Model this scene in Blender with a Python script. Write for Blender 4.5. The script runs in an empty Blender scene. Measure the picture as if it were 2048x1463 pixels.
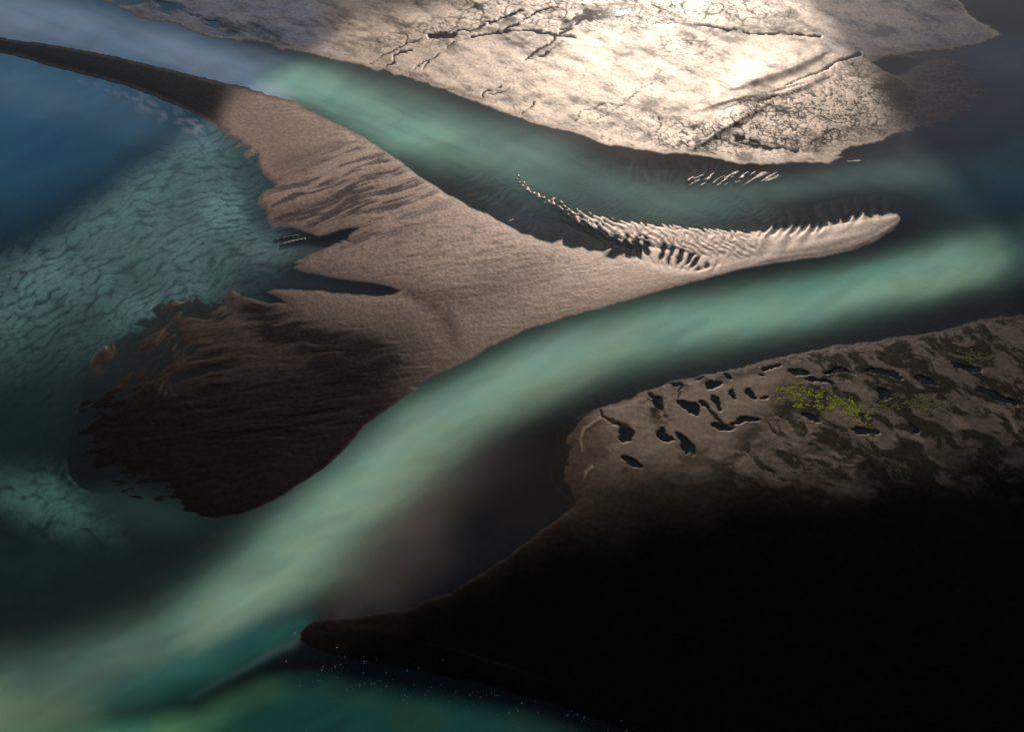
import bpy, math
import numpy as np
F = np.float32
sc = bpy.context.scene
C = sc.collection

# ------------------------------------------------------------------ camera
CAM_H, PITCH, FPX = 400.0, math.radians(50), 1607.4      # height, angle below the horizon, focal length in photo pixels
cam = bpy.data.cameras.new('camera'); cam.sensor_width = 36.0
cam.lens = 36.0 * FPX / 2048.0; cam.clip_start = 1.0; cam.clip_end = 60000.0
camo = bpy.data.objects.new('camera', cam); C.objects.link(camo)
camo.location = (0, 0, CAM_H); camo.rotation_euler = (math.pi/2 - PITCH, 0, 0)
sc.camera = camo

# ------------------------------------------------------------------ light
SUN_EL, SUN_AZ = math.radians(25), math.radians(10)       # azimuth clockwise from +Y
world = bpy.data.worlds.new('World'); sc.world = world; world.use_nodes = True
wn = world.node_tree; bg = wn.nodes['Background']
sky = wn.nodes.new('ShaderNodeTexSky'); sky.sky_type = 'NISHITA'; sky.sun_disc = False
sky.sun_elevation = SUN_EL; sky.sun_rotation = SUN_AZ
wn.links.new(sky.outputs['Color'], bg.inputs['Color']); bg.inputs['Strength'].default_value = 0.06
sl = bpy.data.lights.new('sun', 'SUN'); sl.energy = 5.0; sl.angle = math.radians(0.6); sl.color = (1.0, 0.86, 0.72)
so = bpy.data.objects.new('sun', sl); C.objects.link(so)
SD = np.array([math.sin(SUN_AZ)*math.cos(SUN_EL), math.cos(SUN_AZ)*math.cos(SUN_EL), math.sin(SUN_EL)])   # towards the sun
so.rotation_euler = (math.pi/2 - SUN_EL, 0, math.pi - SUN_AZ)
so.location = (0, 0, 900)
sc.view_settings.view_transform = 'Standard'; sc.view_settings.look = 'None'
sc.view_settings.exposure = 0.0; sc.view_settings.gamma = 1.0
sc.cycles.max_bounces = 6; sc.cycles.transparent_max_bounces = 6

# ------------------------------------------------------------------ helpers
cp, sp = math.cos(PITCH), math.sin(PITCH)
def ground(u, v, z=0.0):
    """point of the level z that the photograph shows at pixel u, v"""
    x = (u - 1024.0)/FPX; y = (731.5 - v)/FPX
    dy = cp + y*sp; dz = -sp + y*cp
    t = (CAM_H - z)/(-dz)
    return x*t, dy*t

class _Rng: pass
_r = np.random.RandomState(7)
TAB = [_r.rand(256, 256).astype(F) for _ in range(6)]
TBX = [_r.rand(256, 256).astype(F) for _ in range(3)]
TBY = [_r.rand(256, 256).astype(F) for _ in range(3)]
def vn(x, y, s=0):
    xi = np.floor(x).astype(np.int32); yi = np.floor(y).astype(np.int32)
    fx = (x - xi).astype(F); fy = (y - yi).astype(F)
    fx = fx*fx*fx*(fx*(fx*6 - 15) + 10); fy = fy*fy*fy*(fy*(fy*6 - 15) + 10)
    T = TAB[s % 6]; xi += s*37; yi += s*91
    a = T[xi & 255, yi & 255]; b = T[(xi+1) & 255, yi & 255]
    c = T[xi & 255, (yi+1) & 255]; d = T[(xi+1) & 255, (yi+1) & 255]
    return ((a + (b-a)*fx) + ((c + (d-c)*fx) - (a + (b-a)*fx))*fy)*2 - 1
def fbm(x, y, n=4, s=0, g=0.5):
    o = 0; a = 1.0; t = 0
    ca, sa = 0.8, 0.6
    for i in range(n):
        o = o + a*vn(x, y, s+i); t += a; a *= g
        x, y = (x*ca - y*sa)*2.03 + 11.3, (x*sa + y*ca)*2.03 + 4.7
    return o/t
def ridged(x, y, n=3, s=0):
    """0 on the lines of a branching crack network, up to 1 between them"""
    o = None; a = 1.0
    for i in range(n):
        k = np.abs(vn(x, y, s+i))
        k = k/a; o = k if o is None else np.minimum(o, k)
        a *= 0.62
        x, y = (x*0.8 - y*0.6)*1.9 + 3.1, (x*0.6 + y*0.8)*1.9 + 7.9
    return o
def worley(x, y, s=0):
    xi = np.floor(x).astype(np.int32); yi = np.floor(y).astype(np.int32)
    f1 = np.full(x.shape, 9, F); f2 = np.full(x.shape, 9, F)
    ox = np.zeros(x.shape, F); oy = np.zeros(x.shape, F)
    for i in (-1, 0, 1):
        for j in (-1, 0, 1):
            cx = xi+i; cy = yi+j
            dx = cx + TBX[s][cx & 255, cy & 255] - x; dy = cy + TBY[s][cx & 255, cy & 255] - y
            d = dx*dx + dy*dy
            m = d < f1
            f2 = np.where(m, f1, np.minimum(f2, d)); f1 = np.where(m, d, f1)
            ox = np.where(m, dx, ox); oy = np.where(m, dy, oy)
    return np.sqrt(f1), np.sqrt(f2), ox, oy
def sst(a, b, x):
    t = np.clip((x-a)/(b-a), 0, 1); return (t*t*(3-2*t)).astype(F)
def sdpoly(u, v, pts):
    p = np.array(pts, float); n = len(p)
    dm = np.full(u.shape, 1e9, F); ins = np.zeros(u.shape, bool)
    for i in range(n):
        ax, ay = p[i]; bx, by = p[(i+1) % n]
        ex, ey = bx-ax, by-ay; L = ex*ex+ey*ey + 1e-9
        wx = u-F(ax); wy = v-F(ay)
        t = np.clip((wx*F(ex)+wy*F(ey))/F(L), 0, 1)
        dx = wx-t*F(ex); dy = wy-t*F(ey)
        np.minimum(dm, dx*dx+dy*dy, out=dm)
        if ay != by:
            c = (v >= min(ay, by)) & (v < max(ay, by))
            ins ^= c & (wx < (v-F(ay))*F(ex/ey))
    return np.where(ins, 1, -1).astype(F)*np.sqrt(dm)
def stroke(u, v, pts, pw=2.6, key=2):
    """soft-edged band along a traced line: pts (u, v, half width, strength)"""
    best = np.zeros(u.shape, F)
    for a, b in zip(pts[:-1], pts[1:]):
        ex, ey = b[0]-a[0], b[1]-a[1]; L = ex*ex+ey*ey+1e-9
        t = np.clip(((u-a[0])*ex+(v-a[1])*ey)/L, 0, 1)
        d = np.hypot(u-a[0]-t*ex, v-a[1]-t*ey)
        w = a[2]+(b[2]-a[2])*t; s = a[3]+(b[3]-a[3])*t
        best = np.maximum(best, s*np.exp(-0.69*(d/w)**pw))
    return best.astype(F)
def sstroke(u, v, pts, pw=2.6):
    """same but signed strengths"""
    best = np.zeros(u.shape, F); val = np.zeros(u.shape, F)
    for a, b in zip(pts[:-1], pts[1:]):
        ex, ey = b[0]-a[0], b[1]-a[1]; L = ex*ex+ey*ey+1e-9
        t = np.clip(((u-a[0])*ex+(v-a[1])*ey)/L, 0, 1)
        d = np.hypot(u-a[0]-t*ex, v-a[1]-t*ey)
        w = a[2]+(b[2]-a[2])*t; g = np.exp(-0.69*(d/w)**pw)
        m = g > best
        val = np.where(m, a[3]+(b[3]-a[3])*t, val); best = np.where(m, g, best)
    return best.astype(F), val.astype(F)
def blob(u, v, cx, cy, rx, ry, ang=0.0, pw=2.0):
    a = math.radians(ang); c, s = math.cos(a), math.sin(a)
    x = ((u-cx)*c+(v-cy)*s)/rx; y = (-(u-cx)*s+(v-cy)*c)/ry
    return np.exp(-0.69*(x*x+y*y)**(pw/2)).astype(F)

# ------------------------------------------------------------------ traced outlines (photo pixels on the water level)
BAR = [(-260,62),(-120,86),(0,106),(51,118),(120,138),(188,155),(246,170),(290,186),(342,207),(386,226),(417,243),
 (431,250),(440,262),(454,264),(446,276),(462,274),(480,283),(468,296),(484,291),(497,296),(487,312),(493,317),(512,308),
 (515,331),(524,346),(536,356),(550,369),(548,376),(533,380),(520,391),(514,404),(519,414),(528,416),(534,428),(536,443),(543,456),
 (560,453),(578,455),(598,458),(612,466),(625,469),(638,473),(654,469),(676,462),(696,455),(722,455),(712,463),(699,470),(694,477),
 (699,483),(688,481),(668,488),(650,496),(632,505),(618,508),(607,515),(586,526),(600,529),(586,536),(612,545),(645,552),(685,558),(720,562),(754,566),
 (783,573),(805,579),(783,589),(754,592),(737,590),(700,588),(668,586),(634,581),(604,579),(570,578),(545,578),(536,584),(556,596),(570,607),
 (540,606),(505,598),(480,590),(462,578),(441,595),(448,608),(430,603),(418,612),(405,604),(392,592),(384,604),(372,594),(366,606),(350,603),
 (342,596),(330,607),(318,602),(306,612),(300,622),(312,632),(296,640),(280,634),(268,650),(290,655),(276,668),(252,672),(230,684),(205,694),(190,708),(181,722),
 (178,745),(165,780),(152,830),(140,870),(133,910),(138,950),(160,975),(192,985),(230,988),(288,1000),(330,1012),(365,1022),(423,1036),(481,1028),(538,1006),(575,985),
 (615,958),(655,930),(690,898),(715,868),(737,846),(771,822),(800,802),(822,784),(838,776),(826,774),(856,757),(880,745),(908,733),(942,717),(976,695),(1000,684),(1027,671),
 (1050,660),(1078,651),(1104,643),(1130,634),(1165,625),(1198,617),(1250,602),(1301,587),(1353,572),(1421,555),(1489,536),(1540,527),(1592,519),
 (1660,509),(1711,499),(1749,483),(1776,466),(1795,450),(1800,438),(1793,429),(1780,426),(1764,434),(1754,428),(1744,437),(1735,434),(1725,429),
 (1712,440),(1705,433),(1699,450),(1694,444),(1688,453),(1681,439),(1676,456),(1669,452),(1658,444),(1653,461),(1640,456),(1629,459),(1614,452),(1602,462),
 (1592,452),(1580,459),(1568,457),(1557,463),(1544,457),(1528,464),(1510,462),
 (1500,500),(1440,520),(1380,535),(1320,520),(1290,512),(1268,514),(1249,507),(1236,512),(1227,518),(1212,514),(1222,500),(1208,506),(1191,500),(1178,503),(1164,493),(1145,496),
 (1126,492),(1124,480),(1112,484),(1102,487),(1088,484),(1072,476),(1061,471),(1040,466),(1017,452),(1000,444),(975,428),(942,415),(920,402),
 (890,386),(866,369),(839,352),(812,332),(788,314),(755,292),(720,270),(690,255),(651,236),(625,222),(600,210),(592,203),(575,200),(560,194),(535,190),(522,183),(508,181),
 (496,175),(453,166),(410,156),(367,146),(325,135),(282,125),(239,115),(196,107),(154,98),(110,90),(68,84),(30,80),(0,74),(-120,40),(-260,5)]
FLAT = [(-300,-420),(-100,-100),(80,-30),(215,4),(240,14),(262,22),(273,36),(305,41),(335,42),(360,50),(376,60),(402,71),(427,78),(470,80),(513,83),
 (545,90),(564,99),(600,104),(636,112),(682,122),(712,128),(737,134),(752,142),(767,137),(778,144),(792,150),(805,150),(830,160),(856,168),(882,178),(908,187),(935,197),(959,206),
 (985,216),(1010,226),(1036,235),(1061,244),(1087,252),(1113,257),(1135,262),(1154,268),(1182,279),(1208,287),(1237,293),(1266,298),(1300,302),(1330,306),
 (1355,306),(1385,308),(1410,312),(1436,318),(1457,322),(1478,327),(1501,328),(1530,326),(1556,328),(1585,324),(1610,322),(1635,326),(1658,326),(1672,320),(1683,314),
 (1672,312),(1690,298),(1702,292),(1720,291),(1738,287),(1757,282),(1775,274),(1788,266),(1802,258),(1822,240),(1832,215),(1828,185),(1806,160),(1765,142),(1742,126),
 (1780,112),(1840,103),(1900,98),(1960,88),(2004,70),(1976,50),(1943,33),(1917,0),(1890,-60),(1960,-200),(2100,-420)]
BANK = [(1150,1010),(1105,970),(1100,920),(1120,870),(1150,842),(1173,829),(1203,815),(1228,808),(1255,800),(1282,787),(1300,779),(1318,774),(1340,765),(1364,760),(1419,750),
 (1474,740),(1498,731),(1525,724),(1553,718),(1580,711),(1607,705),(1634,699),(1662,693),(1696,689),(1730,686),(1764,681),(1799,675),(1833,670),(1867,664),(1895,659),
 (1922,652),(1950,644),(1976,640),(2004,634),(2048,631),(2200,618),(2600,590),(2600,1900),(1500,1900),(1330,1500),(1200,1440),(1080,1400),(950,1365),(800,1335),(700,1318),(640,1300),
 (600,1282),(603,1264),(618,1250),(632,1240),(700,1234),(800,1222),(900,1185),(1000,1125),(1090,1060)]

# ------------------------------------------------------------------ the ground as one height field
STEP = 2.0
U0, U1, V0, V1 = -232, 2280, -162, 1624
us = np.arange(U0, U1+.1, STEP).astype(F); vs = np.arange(V0, V1+.1, STEP).astype(F)
u, v = np.meshgrid(us, vs)
NV, NU = u.shape
X, Y = ground(u.astype(np.float64), v.astype(np.float64)); X = X.astype(F); Y = Y.astype(F)
def win(a, b, c, d):
    i0 = max(0, int((a-U0)/STEP)); i1 = min(NU, int((c-U0)/STEP)+1)
    j0 = max(0, int((b-V0)/STEP)); j1 = min(NV, int((d-V0)/STEP)+1)
    return (slice(j0, j1), slice(i0, i1))

H = (-2.2 + 0.25*fbm(X/60, Y/60, 3, 1)).astype(F)
A = np.empty(u.shape+(3,), F); A[:] = (0.006, 0.0055, 0.007)      # colour of the ground, with some light falloff and shade put in
S = np.full(u.shape, 0.5, F)                                      # gloss
G = np.full(u.shape, 0.5, F)                                      # grain
def paint(sl, col, m):
    m = m[..., None]; A[sl] = A[sl]*(1-m) + np.array(col, F)*m
def wet(sl, val, m): S[sl] = S[sl]*(1-m) + val*m
def grain(sl, val, m): G[sl] = G[sl]*(1-m) + val*m

e1 = fbm(X/9, Y/9, 4, 2, 0.55); e2 = fbm(X/9, Y/9, 4, 4, 0.55)
fine = fbm(X/3.2, Y/3.2, 3, 3, 0.6)
low = fbm(X/90, Y/90, 3, 5)

# --- submerged silt ripples off the left flank of the bar
RIP = [(430,245),(470,300),(500,330),(520,360),(510,420),(530,470),(560,500),(520,530),(470,560),(440,600),(360,600),(260,650),(190,700),(170,780),(140,900),(160,1000),(240,1080),
       (120,1150),(-60,1200),(-260,1200),(-260,600),(-100,560),(0,530),(100,480),(205,420),(300,335)]
w_ = win(-240, 150, 640, 1260); uu, vv = u[w_], v[w_]
sdr = sdpoly(uu, vv, RIP)
m = sst(-110, 40, sdr)
wx = uu + 16*vn(uu/70, vv/70, 1); wy = vv + 16*vn(uu/70, vv/70, 2)
ang = np.radians(32 - 26*sst(330, 120, vv-0.0*uu) ) * 0 + np.radians(30 - 22*sst(520, 380, vv))
ca, sa = np.cos(ang), np.sin(ang)
al = (wx-250)*ca - (wy-520)*sa + 900; ac = (wx-250)*sa + (wy-520)*ca + 900
ac = ac + 5*vn(al/26, ac/30, 3)
f1, f2, ox, oy = worley(al/27 + 0.5*vn(uu/30, vv/30, 1), ac/12.5, 0)
scale_ = np.clip(1.05 - f1*1.15 + 0.55*oy, 0, 1)
f1, f2, ox, oy = worley((wx+0.3*wy)/58, (wy-0.2*wx)/38, 1)
big = sst(880, 960, vv); scale_ = scale_*(1-big) + np.clip(1.15 - f1*1.25 - 0.5*oy, 0, 1)*big
st = 0.5+0.5*np.sin(ac/9.5*math.pi*1.0 + 2.2*vn(al/40, ac/22, 4))
rp = sst(-0.15, 0.85, 0.80*scale_ + 0.30*st + 0.22*fbm(uu/14, vv/14, 3, 2))
rp = np.clip(rp*(0.85+0.45*vn(uu/90, vv/70, 5)), 0, 1)
H[w_] = H[w_]*(1-m) + (-1.6 + 0.25*rp)*m
fade = (1-0.35*sst(540, 680, vv))*(1-0.75*sst(660, 830, vv))
fade = fade*(1-0.85*blob(uu, vv, 40, 850, 130, 110))*(1-0.8*blob(uu, vv, 160, 860, 60, 170))*(1-0.8*blob(uu, vv, 60, 1120, 160, 70))
fade = np.maximum(fade, 0.75*blob(uu, vv, 100, 1000, 140, 60, 18, 3))
silt = (0.16+0.84*np.clip(rp, 0, 1)**1.2)*m*fade*(1.2+0.4*blob(uu, vv, 400, 400, 130, 90, -30, 2))
c_ = np.stack([0.006+0.165*silt, 0.008+0.275*silt, 0.010+0.27*silt], -1)
g_ = sst(560, 900, vv)[..., None]
c_ = c_*(1-g_) + c_*np.array([0.75, 1.0, 0.82], F)*g_
A[w_] = A[w_]*(1-m[..., None]) + c_*m[..., None]

# --- submerged fine ripples of the upper channel
w_ = win(880, 290, 1720, 500); uu, vv = u[w_], v[w_]
m = sst(-30, 30, sdpoly(uu, vv, [(900,330),(1000,310),(1120,300),(1250,312),(1400,325),(1480,345),(1440,385),(1560,430),(1500,450),(1300,440),(1150,420),(1060,455),(960,400)]))
a_ = (vv + 0.55*uu)/8.5 + 1.6*vn(uu/30, vv/20, 1)
b_ = (uu + 0.1*vv)/11 + 1.2*vn(uu/30, vv/20, 3)
r1 = 0.5+0.5*np.sin(a_*2*math.pi*0.55); r2 = 0.5+0.5*np.sin(b_*2*math.pi*0.6)
mix = sst(1150, 1260, uu)*sst(385, 350, vv)
rr = (r1*(1-mix)+r2*mix)*(0.6+0.6*vn(uu/35, vv/22, 2))
H[w_] += m*(0.5*rr+0.4)
paint(w_, (0.10, 0.12, 0.13), np.clip(m*rr*0.8, 0, 1))

# --- bars -------------------------------------------------------------
def edge(uu, vv, a1, a2, sl):
    return uu + a1*e1[sl] + 0.9*fine[sl], vv + a1*0.8*e2[sl] + a2*fine[sl]
def bank(sd, rise, top, drop, floor):
    return np.where(sd > 0, top*(1-np.exp(-sd*rise/top)), np.maximum(sd*drop, floor))
full = (slice(None), slice(None))
eu, ev = edge(u, v, 3.0, 1.0, full)
sd_bar = sdpoly(eu, ev, BAR)
eu, ev = edge(u, v, 5.0, 1.5, full)
sd_flat = sdpoly(eu, ev, FLAT)
sd_bank = sdpoly(eu, ev, BANK)
hb = bank(sd_bar, 0.04, 0.6, 0.05, -3.0)
hf = bank(sd_flat, 0.06, 0.38, 0.06, -3.0)
hk = bank(sd_bank, 0.05, 0.5, 0.035, -3.0)
land = np.maximum(np.maximum(hb, hf), hk)
H = np.maximum(H, land)
inb = sst(-2, 4, sd_bar); inf_ = sst(-2, 4, sd_flat); ink = sst(-2, 4, sd_bank)
paint(full, (0.032, 0.020, 0.017), inb); wet(full, 1.0, inb)
paint(full, (0.30, 0.235, 0.18), inf_); wet(full, 1.0, inf_)
paint(full, (0.008, 0.007, 0.006), ink); wet(full, 0.08, ink)
grain(full, 1.0, np.maximum(inb, inf_))

# --- central bar: combed drainage streaks, felt-like middle, dark wet trough
w_ = win(400, 160, 1560, 780); uu, vv = u[w_], v[w_]; B = sst(0, 14, sd_bar[w_])
wet(w_, 0.72, B*sst(420, 640, vv))
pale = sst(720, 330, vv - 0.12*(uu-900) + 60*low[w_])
paint(w_, (0.135, 0.084, 0.070), B*pale); wet(w_, 1.35, B*pale)  # light falling off down the bar, put into the sand colour
paint(w_, (0.20, 0.145, 0.115), B*sst(450, 240, vv)*sst(430, 480, uu)*.8)
c1 = vv + 0.36*(uu-500) + 6*vn(uu/80, vv/60, 1); l1 = uu - 0.36*vv
s1 = fbm(l1/46, c1/4.2, 3, 1, 0.6); s1b = fbm(l1/90, c1/11, 2, 3)
z1 = blob(uu, vv, 690, 400, 230, 110, -20, 4)*(1-blob(uu, vv, 560, 270, 75, 60, 30, 4))
c2 = vv + 0.13*(uu-500) + 5*vn(uu/90, vv/60, 2); s2 = fbm((uu)/40, c2/4.0, 3, 2, 0.6)
z2 = blob(uu, vv, 880, 530, 330, 110, 8, 4)
H[w_] += B*(z1*(0.22*s1+0.20*s1b) + (1-z1)*z2*0.14*s2)
H[w_] += B*0.05*fbm(X[w_]/1.8, Y[w_]/1.8, 2, 5)*G[w_]
dk = np.clip(z1*sst(0.02, -0.38, 0.7*s1b+0.8*s1-0.08), 0, 1)
wet(w_, 0.16, B*dk); paint(w_, (0.028, 0.019, 0.023), B*dk*.9)
dk2 = stroke(uu, vv, [(800,583,10,.9),(850,600,16,.95),(890,640,20,.9),(905,690,12,.6),(935,715,7,.0)], 2)
dk2 = np.maximum(dk2, stroke(uu, vv, [(850,600,16,.9),(930,600,28,.7),(1020,570,40,.6),(1070,540,45,.5),(1120,510,30,.15)], 2))
dk2 = np.maximum(dk2, 0.75*blob(uu, vv, 640, 410, 110, 15, -17, 2)); dk2 = np.maximum(dk2, 0.6*blob(uu, vv, 600, 318, 50, 14, -12, 2))
dk2 = np.maximum(dk2, 0.55*blob(uu, vv, 760, 350, 90, 10, -15, 2)); dk2 = np.maximum(dk2, 0.5*blob(uu, vv, 690, 440, 90, 9, -22, 2))
wet(w_, 0.25, np.clip(dk2*(1+0.5*fine[w_]), 0, 1)*B)
paint(w_, (0.030, 0.019, 0.020), np.clip(dk2*(1+0.5*fine[w_]), 0, 1)*B*.8)
H[w_] -= 0.35*dk2*B
rl = sst(-0.12, -0.4, s2)*z2*(1-z1); wet(w_, 0.4, rl*B*.7); paint(w_, (0.06, 0.037, 0.035), rl*B*.6)
sp_ = sst(0.15, 0.5, fbm(X[w_]/4.5, Y[w_]/4.5, 3, 4, .65))*z2*0.65
wet(w_, 0.35, sp_*B); paint(w_, (0.05, 0.032, 0.03), sp_*B)
sm = blob(uu, vv, 540, 250, 95, 50, 28, 4); sm = np.maximum(sm, stroke(uu, vv, [(560,260,45,1),(560,320,26,1),(570,350,22,1),(600,352,18,1)], 4))
sm = np.maximum(sm, stroke(uu, vv, [(560,255,45,1),(640,262,16,.9),(680,275,10,.3)], 3))
grain(w_, 0.15, sm*B); wet(w_, 0.62, sm*B)
H[w_] = H[w_] + B*sm*(-0.1)
# drainage notches where the smooth part meets the channel
c3 = vv - 0.25*uu; s3 = vn(uu/30, (vv+0.12*uu)/4, 4)
z3 = stroke(uu, vv, [(520,195,14,1),(600,222,22,1),(700,275,26,1),(760,310,20,.3)], 3)
H[w_] += B*z3*0.22*s3; grain(w_, 0.9, z3*B)

# --- lower-left dark apron: rumpled ridges and striations
w_ = win(-240, -10, 960, 1060); uu, vv = u[w_], v[w_]; B = sst(0, 10, sd_bar[w_])
z4 = blob(uu, vv, 330, 700, 170, 130, 0, 5)
wu = uu + 16*vn(uu/60, vv/45, 1); wv = vv + 12*vn(uu/60, vv/45, 2)
tt = sst(330, 480, uu + 0.3*(vv-650))
ru = fbm((0.80*wu-0.60*wv)/75, (0.60*wu+0.80*wv)/17, 3, 1, .5)*(1-tt) + fbm((0.97*wu-0.2*wv)/85, (0.2*wu+0.97*wv)/15, 3, 3, .5)*tt
bz = sst(-3, 3, sd_bar[w_])*z4
H[w_] = H[w_]*(1-bz) + bz*(0.16 + 1.25*ru + 0.06*fine[w_] - 0.35*sst(12, 0, sd_bar[w_]))
z5 = blob(uu, vv, 620, 780, 260, 120, -12, 4)
st5 = fbm((uu+vv*0.6)/60, (vv+0.12*uu+8*vn(uu/60, vv/40, 3))/9, 3, 2, 0.6)
H[w_] += B*z5*(1-z4)*0.30*st5
drk = sst(-14, 34, sdpoly(uu + 10*e1[w_], vv + 8*e2[w_], [(440,575),(530,590),(560,608),(620,636),(700,655),(760,668),(800,700),(815,730),(780,752),(742,770),(700,800),(640,850),(560,900),(520,1100),(60,1100),(100,780),(170,740),(300,810),(430,840),(560,830),(650,790),(600,720),(520,690),(470,640)]))
Ib = inb[w_]
drk = np.clip(drk*(1.0+1.3*np.minimum(st5, .0)*0 + 0.9*st5), 0, 1)
paint(w_, (0.006, 0.005, 0.006), drk*Ib*0.9); wet(w_, 0.10, drk*Ib)
wet(w_, 0.30, B*z4*(1-drk)); wet(w_, 0.5, B*(1-drk)*z5*sst(0.0, -0.4, st5))
paint(w_, (0.022, 0.017, 0.012), B*z4*(1-drk)*0.8)
sb = sd_bar[w_]
sink = sst(120, 20, sb)*sst(700, 740, vv)*sst(420, 330, uu)*sst(-12, 0, sb)*0.85
H[w_] = H[w_]*(1-sink) + (-0.22 + 0.30*st5 + 0.2*ru)*sink
H[w_] += B*sst(700, 800, vv)*0.16*st5*sst(30, 60, sb)
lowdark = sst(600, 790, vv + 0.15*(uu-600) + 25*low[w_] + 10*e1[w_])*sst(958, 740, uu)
tail = sst(470, 420, uu + 0.2*(vv-230))*sst(300, 250, vv)
paint(w_, (0.010, 0.010, 0.012), tail*B); wet(w_, 0.3, tail*B)  # cloud shade over the tail put into its colour and gloss
wet(w_, 0.05, Ib*lowdark*0.97); paint(w_, (0.005, 0.004, 0.0045), Ib*lowdark*0.95)  # dark end of the bar's light falloff, painted into the sand

# --- ridge of ripples that runs from the trail of islets into the spit
w_ = win(990, 310, 1850, 620); uu, vv = u[w_], v[w_]
g, hh = sstroke(uu, vv, [(1140,425,12,-.25),(1170,436,15,.0),(1200,447,20,.22),(1250,463,25,.48),(1320,473,30,.62),
     (1400,485,34,.66),(1480,492,34,.75),(1560,488,30,.9),(1650,478,28,.95),(1740,455,22,.9),(1792,436,7,.5)], 3)
base = hh*g - 1.6*(1-g)
q = (0.80*vv - 0.62*uu + 5*vn(uu/26, vv/18, 1)); p_ = (0.62*vv + 0.80*uu)
r1 = np.sin(q*2*math.pi/11.0 + 1.5*vn(uu/18, vv/12, 2)); r2 = vn(p_/9, q/5, 3)
rip = (0.20*r1 + 0.30*r2 + 0.12*fine[w_])*(1+0.5*sst(1200, 1100, uu)) + 0.45*vn(p_/8, q/7, 2)*sst(1240, 1120, uu)
ra = sst(1560, 1470, uu)
hole_t = uu + (0.9*sst(1300, 1400, uu))*(vv-500) - 0.010*(vv-492)**2*sst(1340, 1290, uu)
hz = stroke(uu, vv, [(1245,488,22,1),(1290,495,22,1),(1340,508,20,1),(1400,528,14,.9),(1440,530,9,.3)], 3)
hole = np.clip(0.30+np.sin(hole_t*2*math.pi/23.5 + 2.0*vn(uu/24, vv/20, 1)) + 0.9*vn(uu/13, vv/9, 2), 0, 1.3)*hz
hr = base + ra*rip*np.clip(g*1.6, 0, 1)
pitt = sst(0.25, 0.7, r2)*sst(1240, 1300, uu)*sst(1520, 1440, uu)*0.35
hr = hr - pitt*g
lower = stroke(uu, vv, [(1240,545,34,1),(1340,550,24,1),(1440,530,18,1),(1500,512,18,1)], 4)*0.55
old = H[w_].copy()
lw = stroke(uu, vv, [(1272,505,14,.3),(1300,512,22,1),(1340,520,24,1),(1400,528,22,1),(1470,515,20,1),(1540,505,14,1)], 4)
new = np.maximum(old, np.where(g > 0.05, hr, -9)); new = np.maximum(new, np.where(lw > .02, .34*lw-.9*(1-lw), -9)); new = np.where(hz > 0.02, new - hole*0.75*hz**0.3, new)
H[w_] = new
on = sst(-0.25, 0.05, new)*np.maximum(g, inb[w_])
rg = sst(0.1, 0.5, np.maximum(g, lw))*(0.12+0.88*sst(-.12, .02, H[w_]))
paint(w_, (0.21, 0.175, 0.155), rg); wet(w_, 1.15, rg); grain(w_, 0.5, rg)
# buttressed tip
tip = sst(1500, 1540, uu)*sst(0, 8, sd_bar[w_])
H[w_] += sst(1500, 1540, uu)*sst(16, 2, np.abs(sd_bar[w_]-3))*sst(0, -16, (vv-470)+0.36*(uu-1640))*0.55*np.clip(0.7+0.8*vn(uu/23, vv/40, 2), .1, 1.2)*(np.sin((uu+0.5*(vv-450))*2*math.pi/19 + 1.5*vn(uu/30, vv/30, 1))-0.25)
bt = np.sin((uu + 0.35*(vv-480))*2*math.pi/37 + 1.4*vn(uu/30, vv/30, 4))
up = sst(12, -14, (vv-475) + 0.33*(uu-1640)*1.0)
H[w_] += tip*(0.20*bt*up + 0.5*blob(uu, vv, 1660, 492, 160, 12, -12, 3))
small = stroke(uu, vv, [(1178,442,2.5,0),(1186,438,2.5,.1)], 2)

# islet slivers in the inlet and beside the bar
for (x0, y0, x1, y1, hw, hgt) in [(561,489,610,477,3.2,.32),(548,479,598,469,1.5,.16),(1017,443,1027,438,2.2,.25),(1696,323,1732,321,3,.16),(1208,505,1222,498,2.5,.1)]:
    w_ = win(x0-20, y1-20, x1+20, y0+20); uu, vv = u[w_], v[w_]
    g = stroke(uu + 1.5*e1[w_], vv + 1.5*e2[w_], [(x0, y0, hw*.6, 1), ((x0+x1)/2, (y0+y1)/2, hw, 1), (x1, y1, hw*.5, 1)], 4)
    H[w_] = np.maximum(H[w_], -1.7 + (1.7+hgt)*np.minimum(g*1.25, 1.1)); paint(w_, (0.10, 0.085, 0.08), g); wet(w_, 1.0, g)

# crumbs of sand trailing off the spit, and slanting slivers in the upper channel
rc = np.random.RandomState(11)
crumbs = [(1033,358),(1039,365),(1037,352)]
line = [(1046,372),(1066,382),(1090,400),(1112,408),(1135,420),(1160,432),(1190,442)]
for k_ in range(46):
    t = (k_+rc.rand())/46*(len(line)-1); a = int(min(t, len(line)-2)); f = t-a
    sp_x = 2+6*f; crumbs.append((line[a][0]+(line[a+1][0]-line[a][0])*f + rc.randn()*5, line[a][1]+(line[a+1][1]-line[a][1])*f + rc.randn()*(3.5+3.0*t/6)))
cr_list = [(x, y, rc.uniform(2.4, 4.8), rc.uniform(1.8, 2.9), rc.uniform(15, 75), rc.uniform(.15, .3)) for x, y in crumbs]
for k_ in range(46):
    x = 1376 + 178*((k_+rc.rand())/46); y = 361 - 0.06*(x-1376) + rc.uniform(-15, 15)*(1-abs(x-1455)/190)
    cr_list.append((x, y, rc.uniform(3.5, 9)*(1+0.9*(x > 1500)), rc.uniform(1.4, 2.2), rc.uniform(-36, -24), rc.uniform(.15, .3)))
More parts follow.
